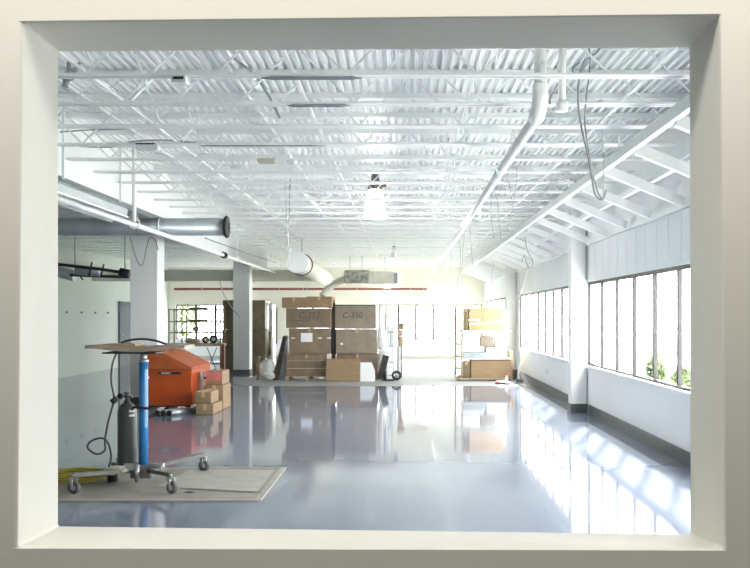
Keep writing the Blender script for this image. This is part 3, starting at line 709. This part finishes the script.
# hand truck at the right of stack B
d_ = D-.1
r = thing('hand_truck', (X(391,d_), d_, 0), 'hand truck with black wheels and white uprights right of the carton stacks', 'hand truck')
for s, px in ((0,387.5),(1,394.0)):
    MB().tube([(X(px,d_), d_+.1, .12), (X(px-1.5,d_), d_+.42, Z(318,d_))], .022, 8).build('upright', 'steel_white', r)
for y in (.45,.85,1.2): MB().bar((X(387.3,d_),d_+.1+.27*y/1.5,y),(X(393.8,d_),d_+.1+.27*y/1.5,y),.02,.03).build('cross_bar', 'chrome', r)
MB().box(X(382,d_), X(394,d_), d_-.15, d_+.12, .01, .03).build('toe_plate', 'black', r)
for px in (385.0, 396.5):
    MB().torus((X(px,d_), d_+.12, .125), .09, .034, 'X' if px<390 else 'Y', 24, 8).build('wheel', 'black', r)
    MB().lathe([(0,-.02),(.07,-.02),(.07,.02),(0,.02)], (X(px,d_), d_+.12, .125), 'X' if px<390 else 'Y', 16).build('wheel_hub', 'hub', r)
MB().cyl((X(385,d_), d_+.12, .125), (X(396.5,d_), d_+.12, .125), .012, 8).build('axle', 'chrome', r)
o = MB().bar((X(380,d_), d_+.05, .05), (X(386,d_), d_+.1, .62), .16, .03, (0,1,0)).build('black_board', 'black', None, (X(382,d_), d_, .05)); tag(o, 'narrow black board leaning beside the hand truck wheel', 'board')
r = thing('white_door_slab', (X(389,D+.5), D+.5, 0), 'upright white wrapped panel behind the hand truck', 'panel')
MB().box(X(386.5,D+.5), X(397,D+.5), D+.55, D+.65, .0, Z(327,D+.5)).build('slab', 'steel_white', r, bevel=.02)
MB().tube(spline([(X(388,D+.5),D+.54,.9),(X(387.5,D+.5),D+.54,1.15),(X(389.5,D+.5),D+.54,1.22),(X(391,D+.5),D+.54,1.1),(X(390.5,D+.5),D+.54,.85)]), .012, 6).build('strap', 'galv_dk', r)
r = thing('brown_roll_stack', (X(400,D+1), D+1.0, 0), 'thin stand with brown wrapped rolls right of the white panel', 'rolls')
for (z0, z1, w) in ((1.25,1.42,3.6),(1.08,1.25,2.8),(.82,1.08,2.3)):
    MB().box(X(400.5-w,D+1), X(400.5+w,D+1), D+.85, D+1.15, z0, z1-.008).build('roll', 'cardboard' if z0 > 1.2 else 'wood', r, bevel=.03)
MB().box(X(397,D+1), X(402,D+1), D+.95, D+1.0, .10, .82).build('white_panel', 'steel_white', r)
MB().box(X(397.5,D+1), X(398.5,D+1), D+.93, D+1.05, 0, .82).box(X(401,D+1), X(402,D+1), D+.93, D+1.05, 0, .82).build('stand_leg', 'steel_dull', r)

# leaning black boards + plastic bag bundle
d_ = D+.1
r = thing('leaning_sheets', (X(279,d_), d_, 0), 'dark sheets leaning against the left side of the left carton stack', 'panels')
MB().prism_y([(X(272,d_),.0),(X(278,d_),.0),(X(285,d_),Z(337,d_)),(X(283,d_),Z(336,d_))], d_, d_+.7).build('sheet', 'brown', r)
MB().prism_y([(X(278.4,d_),.0),(X(285,d_),.0),(X(285.3,d_),Z(341,d_))], d_+.05, d_+.7).build('sheet', 'galv_dk', r)
def blob(name, c, s, m, parent=None, seed=0, sub=3, amp=.18):
    bm = bmesh.new(); bmesh.ops.create_icosphere(bm, subdivisions=sub, radius=1)
    rnd = random.Random(seed); ph = [(Vector((rnd.uniform(-1,1),rnd.uniform(-1,1),rnd.uniform(-1,1)))*rnd.uniform(2,6), rnd.uniform(0,6)) for _ in range(7)]
    for v in bm.verts:
        k = 1+amp*sum(math.sin(v.co.dot(a)+b) for a, b in ph)/3
        v.co = v.co*k
        v.co.x *= s[0]; v.co.y *= s[1]; v.co.z *= s[2]
    zmin = min(v.co.z for v in bm.verts)
    q = MB(); bm.verts.ensure_lookup_table()
    q.add([Vector(c)+v.co for v in bm.verts], [tuple(v.index for v in f.verts) for f in bm.faces], True)
    bm.free()
    return q.build(name, m, parent, None if parent else c)
r = thing('plastic_bags', (X(264), D+.2, 0), 'crumpled plastic wrapped bundle on the floor left of the dark sheets', 'bags')
blob('bag', (X(265), D+.3, .27), (.22,.25,.24), 'film', r, 3)
blob('bag', (X(261), D+.45, .36), (.17,.2,.20), 'cardwrap2', r, 5)
blob('bag', (X(269), D+.15, .12), (.16,.2,.11), 'film', r, 8)
MB().bar((X(256.8),D+.3,0),(X(257.2),D+.3,.58),.06,.3).build('side_board', 'carddark', r)
# olive stack behind column
d_ = 25.95
lv = [(0.0, .62), (.62, 1.22), (1.22, 2.06)]
for i, (a, b) in enumerate(lv):
    carton(X(221.5+i*.6,d_), X(244,d_), d_, d_+1.1, a, b, 'carddark', ['olive film wrapped carton at the bottom, left half of the stack behind the white column','olive film wrapped carton in the middle, left half of the stack behind the white column','tall olive film wrapped carton on top, left half of the stack behind the white column'][i], 'olive wrapped cartons', tapemat='carddark')
    carton(X(244.3,d_), X(266-i*.5,d_), d_+.03, d_+1.1, a, b, 'carddark', ['olive film wrapped carton at the bottom, right half of the stack behind the white column','olive film wrapped carton in the middle, right half of the stack behind the white column','tall olive film wrapped carton on top, right half of the stack behind the white column'][i], 'olive wrapped cartons', tapemat='carddark')
r = thing('film_roll', (X(269,26.4), 26.4, 0), 'pale film wrapped tall bundle at the right edge of the olive cartons', 'bundle')
MB().box(X(268.6,26.3), X(273,26.3), 26.3, 26.9, 0, 1.98).build('bundle_body', 'film', r, bevel=.04)
MB().box(X(268.6,26.2), X(271,26.2), 26.2, 26.29, .45, 1.15).build('dark_side', 'carddark', r)
o = MB().box(X(273.2,33.9), X(277,33.9), 33.80, 33.97, Z(344,33.9), Z(307,33.9)).build('dark_wall_panel', 'brown', None, (X(275,33.9),33.9,Z(344,33.9))); tag(o, 'narrow dark brown panel fixed upright on the far window wall', 'panel')

# ------------------------------------------------------------ wire rack + bench at left back
d_ = 24.3
r = thing('steel_rack', (X(195,d_), d_, 0), 'open metal shelving rack with a wooden worktop by the left far windows', 'rack')
xa, xb_ = X(168.5,d_), X(221,d_)
for px in (169, 182, 207, 220.5):
    for y in (d_, d_+.55):
        MB().box(X(px,d_)-.016, X(px,d_)+.016, y-.016, y+.016, 0 if px in (169,220.5) else .85, Z(308.5,d_)).build('post', 'rackmetal', r)
for py in (309.5, 321.5, 332.5):
    z = Z(py, d_); s = MB().box(xa, xb_, d_-.02, d_+.0, z-.022, z+.012).box(xa, xb_, d_+.55, d_+.57, z-.022, z+.012)
    for k in range(12): y = d_+.02+k*.046; s.box(xa, xb_, y, y+.008, z-.004, z+.004)
    s.build('shelf', 'rackmetal', r)
MB().box(xa-.05, xb_+.03, d_-.10, d_+.6, Z(346.2,d_), Z(343.6,d_)).build('worktop', 'wood', r)
MB().bar((X(207,d_),d_-.02,.10),(X(217,d_),d_-.02,.75),.02,.03,(0,1,0)).bar((X(217,d_),d_-.0,.10),(X(207,d_),d_-.0,.75),.02,.03,(0,1,0)).box(xa,xb_,d_+.25,d_+.3,.28,.32).build('brace', 'steel_dull', r)
MB().box(X(221.6,d_), X(224.5,d_), d_-.06, d_+.1, 0, .84).build('end_leg', 'rust', r)
def reel(px, py, rad, label, m='black'):
    c = Vector((X(px,d_), d_+.2, Z(py,d_)))
    rr = thing('cable_reel', c-Vector((0,0,rad)), label, 'reel')
    MB().torus(c, rad*.72, rad*.28, 'Y', 24, 8).build('coil', m, rr)
    MB().lathe([(rad*.25,-.03),(rad*.5,-.03),(rad*.5,.03),(rad*.25,.03)], c, 'Y', 16).build('core', 'hub' if m=='black' else 'black', rr)
zs = Z(332.5,d_)+.012
reel(194.5, 316+(EYE-zs-.085)*F/d_, .085, 'small black coil on the lower rack shelf, left of the others')
zt = Z(343.6,d_)
reel(204, 316+(EYE-zt-.10)*F/d_, .10, 'black coil standing on the rack worktop, left one of two')
reel(212, 316+(EYE-zt-.115)*F/d_, .115, 'large black coil standing on the rack worktop, right one of two')
r = thing('white_tape_roll', (X(217,d_), d_+.15, zt), 'white roll with dark centre at the right end of the rack worktop', 'roll')
MB().torus((X(217.5,d_), d_+.2, zt+.075), .05, .025, 'Y', 20, 8).build('roll', 'paper', r)
r = thing('tool_bag', (X(192,d_), d_+.1, zt), 'yellow brown tool bag on the rack worktop', 'bag')
blob('bag_body', (X(192,d_), d_+.15, zt+.065), (.20,.13,.065), 'wood', r, 11)
MB().torus((X(192,d_), d_+.15, zt+.115), .06, .008, 'Y', 14, 6, 0, math.pi).build('bag_handle', 'black', r)
for k, (px0, px1, py, lab) in enumerate(((187,206,321.5,'flat dark bar lying on the middle rack shelf'), (188,206,309.5,'flat dark bar lying on the top rack shelf'))):
    z = Z(py,d_)+.012
    o = MB().box(X(px0,d_), X(px1,d_), d_+.1, d_+.25, z, z+.045).build('dark_bar', 'rackmetal', None, (X(px0,d_), d_+.1, z)); tag(o, lab, 'bar')

# ------------------------------------------------------------ right cart with cartons
d_ = 22.2
r = thing('stock_cart', (X(483,d_), d_, 0), 'wheeled metal cart loaded with cartons near the right far corner', 'cart')
for px in (456.5, 461.5): 
    MB().box(X(px,d_)-.018, X(px,d_)+.018, d_-.05+(.5 if px<460 else 0), d_-.014+(.5 if px<460 else 0), .12, Z(308,d_)).build('post', 'wood', r)
MB().box(X(508,d_)-.015, X(508,d_)+.015, d_+.56, d_+.6, .12, Z(312,d_)).build('post', 'steel_shade', r)
for z in (Z(378.5,d_), Z(358.8,d_), Z(331,d_)):
    MB().box(X(456,d_), X(511,d_), d_-.05, d_+.65, z-.012, z+.012).build('shelf', 'steel_white' if z > .2 else 'wood', r)
for k in range(5):
    z = .3+k*.3; MB().bar((X(456.5,d_),d_+.47,z),(X(461.5,d_),d_-.03,z),.02,.03).build('side_rung', 'wood', r)
for (px, y) in ((458.5,0),(461,.5),(508,0),(508,.5)):
    MB().lathe([(0,-.02),(.045,-.02),(.048,0),(.045,.02),(0,.02)], (X(px,d_), d_+y, .048), 'X', 14).build('caster', 'rust' if px<470 else 'black', r)
    MB().box(X(px,d_)-.02, X(px,d_)+.02, d_+y-.02, d_+y+.02, .085, .11-.002).build('fork', 'wood', r)
zA, zB, zC = Z(378.5,d_)+.014, Z(358.8,d_)+.014, Z(331,d_)+.014
carton(X(463,d_), X(470.3,d_), d_+.02, d_+.6, zA, Z(361,d_), 'carddark', 'narrow brown carton painted in a shade tone on the bottom shelf of the cart')  # dark colour stands in for shade on the left side of the boxes
carton(X(470.8,d_), X(511,d_), d_, d_+.6, zA, Z(360,d_), 'cardboard', 'long brown carton on the bottom shelf of the cart', tape=False)
carton(X(463,d_), X(468.3,d_), d_+.02, d_+.6, zC, Z(307.8,d_), 'carddark', 'narrow brown carton painted in a shade tone at the left of the cart top shelf')  # same shade put into the colour beside the top boxes
r = carton(X(469,d_), X(503.5,d_), d_, d_+.6, zC, Z(320,d_), 'cardlight', 'wide tan carton on the cart top shelf, lower one', tape=False)
MB().bar((X(469,d_),d_-.003,Z(324,d_)),(X(503,d_),d_-.003,Z(322.5,d_)),.003,.03).build('strap', 'film', r)
carton(X(469,d_), X(503.5,d_), d_+.02, d_+.6, Z(319.8,d_), Z(308,d_), 'cardlight', 'wide tan carton on the cart top shelf, upper one')
carton(X(462.5,d_), X(480,d_), d_+.05, d_+.5, Z(346,d_), Z(332,d_)-.02, 'film', 'clear milky bin in the cart middle, left one', name='plastic_bin', cat='bin', tape=False)
r = carton(X(480.5,d_), X(494,d_), d_+.05, d_+.5, Z(347,d_), Z(336,d_), 'cardwrap2', 'pale pinkish carton in the cart middle, right of the milky bin', tape=False)
carton(X(462.5,d_), X(484,d_), d_+.04, d_+.55, Z(352,d_), Z(346.3,d_), 'film', 'flat pale bin under the milky bin on the cart', name='plastic_bin', cat='bin', tape=False)
carton(X(463,d_), X(486,d_), d_+.04, d_+.55, zB, Z(352.3,d_), 'galv', 'flat bluish grey tray on the cart middle shelf', name='plastic_tray', cat='tray', tape=False)
carton(X(486.5,d_), X(505.5,d_), d_+.04, d_+.55, zB, Z(347.4,d_), 'paper', 'white box on the cart middle shelf at its right side', name='white_box', tape=False)
carton(X(495,d_), X(506,d_), d_+.06, d_+.5, Z(347.2,d_), Z(338,d_), 'steel_bright', 'small white box stacked on the white box of the cart', name='white_box', tape=False)
carton(X(512.3,d_), X(514.5,d_), d_+.3, d_+.9, 0, .72, 'cardlight', 'thin tan carton standing at the right end of the cart')
# white post stand and bits on floor at right
r = thing('floor_stand', (X(520.5,d_), d_, 0), 'small white stand on a foot near the right wall corner', 'stand')
MB().tube(spline([(X(518.5,d_),d_,.04),(X(519.0,d_),d_,.3),(X(521.5,d_),d_,.5),(X(521,d_),d_,.78)]), .03, 10).build('stand_pole', 'steel_bright', r)
MB().box(X(516,d_), X(523,d_), d_-.08, d_+.08, 0, .04).build('foot', 'steel_dull', r, bevel=.01)
r = thing('spray_bottle', (X(506.5,21.3), 21.3, 0), 'small white and red bottle standing on the floor before the cart', 'bottle')
MB().lathe([(0,0),(.035,0),(.04,.02),(.04,.13),(.015,.17),(.015,.2),(0,.2)], (X(506.5,21.3),21.3,0), 'Z', 14).build('bottle_body', 'paper', r)
MB().lathe([(0,.2),(.02,.2),(.02,.25),(0,.25)], (X(506.5,21.3),21.3,0), 'Z', 12).build('bottle_cap', 'red', r)
r = thing('rag_heap', (X(501,21.2), 21.2, 0), 'heap of white rags and red bits on the floor by the cart', 'rags')
blob('rag', (X(500.5,21.2),21.2,.045), (.14,.14,.045), 'paper', r, 21)
blob('rag', (X(507,21.0),21.0,.03), (.1,.1,.03), 'galv_dk', r, 22)
blob('red_rag', (X(497,21.1),21.1,.03), (.05,.05,.03), 'red', r, 23)
o = MB().box(XR-.012, XR-.0, 19.0, 19.13, .38, .48).build('wall_outlet', 'steel_shade', None, (XR-.01,19.06,.38)); tag(o, 'small outlet plate low on the right wall between the columns', 'outlet')
# small hooks on left wall
hk = MB().cyl((XL,22.6,1.15),(XL+.05,22.6,1.15),.03,8).build('wall_hook', 'galv_dk', None, (XL,22.6,1.15)); tag(hk, 'small dark wall plug on the pale left wall', 'hook', 'wall plugs on the left wall')
for i in range(1, 5):
    c = hk.copy(); COL.objects.link(c); c.location = (XL, 22.6+i*1.1, 1.7)
hk.location.z = 1.7

# ------------------------------------------------------------ outdoors
struct(MB().quad((-60,YB+.2,-.3),(60,YB+.2,-.3),(60,90,-.3),(-60,90,-.3)).quad((XR+.2,-5,-.3),(60,-5,-.3),(60,YB+.2,-.3),(XR+.2,YB+.2,-.3)).build('ground', 'outground'))
for i, (x, y, s, lb) in enumerate(((-16.0,46,1.9,'pale green tree outside the far windows, leftmost'), (-11.6,44,1.7,'pale green tree outside behind the metal rack'), (-7.6,47,1.6,'pale green tree outside near the olive cartons'))):
    r = thing('tree', (x, y, -.3), lb, 'tree')
    MB().tube([(x,y,-.3),(x+.1,y,.6),(x,y,2.0)], [.14,.11,.06], 8).build('trunk', 'bark', r)
    lf = MB(); rnd = random.Random(i)
    for k in range(900):
        v = Vector((rnd.gauss(0,1),rnd.gauss(0,1),rnd.gauss(0,1))).normalized()*rnd.uniform(.45,1.0)
        c = Vector((x, y, 1.7))+Vector((v.x*s, v.y*s, v.z*s*1.0)); a = Vector((rnd.uniform(-1,1),rnd.uniform(-1,1),rnd.uniform(-1,1))).normalized()*.14; b = a.orthogonal().normalized()*.09
        lf.add([c-a, c-b, c+a, c+b], [(0,1,2,3)])
    lf.build('foliage', 'leaf', r)
for i, (x, y, s, lb) in enumerate(((5.33,17.2,.36,'low green shrub outside the right window nearest the opening'), (5.74,20.5,.42,'low green shrub outside the right windows, the farther one'))):
    r = thing('shrub', (x, y, -.3), lb, 'shrub')
    MB().tube([(x,y,-.3),(x+.03,y,.1),(x,y,.5)], [.04,.03,.02], 6).build('stem', 'bark', r)
    lf = MB(); rnd = random.Random(50+i)
    for k in range(400):
        v = Vector((rnd.gauss(0,1),rnd.gauss(0,1),rnd.gauss(0,1))).normalized()*rnd.uniform(.4,1.0)
        c = Vector((x, y, .35))+Vector((v.x*s*.6, v.y*s*.6, v.z*s)); a = Vector((rnd.uniform(-1,1),rnd.uniform(-1,1),rnd.uniform(-1,1))).normalized()*.08; b = a.orthogonal().normalized()*.05
        lf.add([c-a, c-b, c+a, c+b], [(0,1,2,3)])
    lf.build('foliage', 'leaf', r)

# ------------------------------------------------------------ front room with the opening
def OP(px, py, d): p = P(px, py, d); return (p.x, d, p.z)
FY, BY = 1.8, 2.0
outer = [OP(22,22,FY), OP(720,15,FY), OP(725,550,FY), OP(17,548,FY)]
inner = [OP(59,52,BY), OP(689,48,BY), OP(690,534,BY), OP(59,526,BY)]
big_f = [(XL-.15,FY,DECK+.2),(XR+.2,FY,DECK+.2),(XR+.2,FY,0),(XL-.15,FY,0)]
big_b = [(a,BY,c) for a,_,c in big_f]
mb = MB()
vs = outer+inner+big_f+big_b
fs = []
for i in range(4):
    j = (i+1)%4
    fs += [(8+i, 8+j, j, i), (4+i, 4+j, 12+j, 12+i), (i, j, 4+j, 4+i), (8+i, 12+i, 12+j, 8+j)]
mb.add(vs, fs)
w = mb.build('wall_front', 'frontwall'); struct(w)
bv = w.modifiers.new('bevel','BEVEL'); bv.width = .006; bv.segments = 3; bv.limit_method = 'ANGLE'; bv.angle_limit = math.radians(40)
struct(MB().quad((-3.2,-3,0),(3.0,-3,0),(3.0,FY,0),(-3.2,FY,0)).build('floor_front', 'roomfloor'))
struct(MB().box(-3.2,3.0,-3,FY,2.8,2.9).build('ceiling_front', 'frontwall'))
struct(MB().box(-3.35,-3.2,-3,FY,0,2.9).build('wall_near_left', 'roomwall'))
struct(MB().box(3.0,3.15,-3,FY,0,2.9).build('wall_near_right', 'roomwall'))
struct(MB().box(-3.35,3.15,-3.15,-3,0,2.9).build('wall_back', 'roomwall'))

# ------------------------------------------------------------ lights
def area(name, loc, rot, sx, sy, e, col=(1,1,1), portal=False):
    l = bpy.data.lights.new(name, 'AREA'); l.shape = 'RECTANGLE'; l.size = sx; l.size_y = sy; l.energy = e; l.color = col
    if portal: l.cycles.is_portal = True
    o = bpy.data.objects.new(name, l); COL.objects.link(o); o.location = loc; o.rotation_euler = rot; return o
for i, (a, b) in enumerate(rights):
    area('window_portal', (XR+.17, (a+b)/2, 1.475), (0, math.radians(90), 0), 1.37, b-a, 1, portal=True)
for i, (a, b) in enumerate(fars):
    area('window_portal', ((a+b)/2, YB+.17, 1.375), (math.radians(-90), 0, 0), b-a, 1.31, 1, portal=True)
s = bpy.data.lights.new('sun', 'SUN'); s.energy = 26.0; s.angle = math.radians(2.5); s.color = (1, .96, .90)
so = bpy.data.objects.new('sun', s); COL.objects.link(so)
so.rotation_euler = Vector((-.38,-1.17,-.79)).to_track_quat('-Z','Y').to_euler(); so.location = (20,40,20)
def point(name, loc, e, rad=.15, col=(1,.98,.95)):
    l = bpy.data.lights.new(name, 'POINT'); l.energy = e; l.shadow_soft_size = rad; l.color = col
    o = bpy.data.objects.new(name, l); COL.objects.link(o); o.location = loc; return o
LP = P(375, 217, 14.3)
point('lamp_light', (LP.x, LP.y, LP.z-.12), 120, .1)
# unseen front room ceiling light, placed to brighten the wall top
area('room_light', (0, 1.25, 2.78), (0,0,0), 4.5, .3, 38, (1,.96,.87))

w = bpy.data.worlds.new('World'); SC.world = w; w.use_nodes = True
bg = w.node_tree.nodes['Background']; bg.inputs['Color'].default_value = (1.0, .998, .985, 1); bg.inputs['Strength'].default_value = 18.0

cam = bpy.data.cameras.new('Camera'); co = bpy.data.objects.new('Camera', cam); COL.objects.link(co)
co.location = (0, 0, EYE); co.rotation_euler = (math.pi/2, 0, 0)
cam.sensor_width = 36; cam.lens = F*36/750; cam.shift_x = -29/750; cam.shift_y = 32/750; cam.clip_end = 300
SC.camera = co
SC.view_settings.view_transform = 'Standard'; SC.view_settings.look = 'None'; SC.view_settings.exposure = 0.22
SC.cycles.use_denoising = True
SC.cycles.max_bounces = 10; SC.cycles.diffuse_bounces = 6; SC.cycles.glossy_bounces = 4; SC.cycles.transparent_max_bounces = 12
SC.cycles.sample_clamp_indirect = 8; SC.cycles.caustics_reflective = True; SC.cycles.blur_glossy = 0.6; SC.cycles.caustics_refractive = False
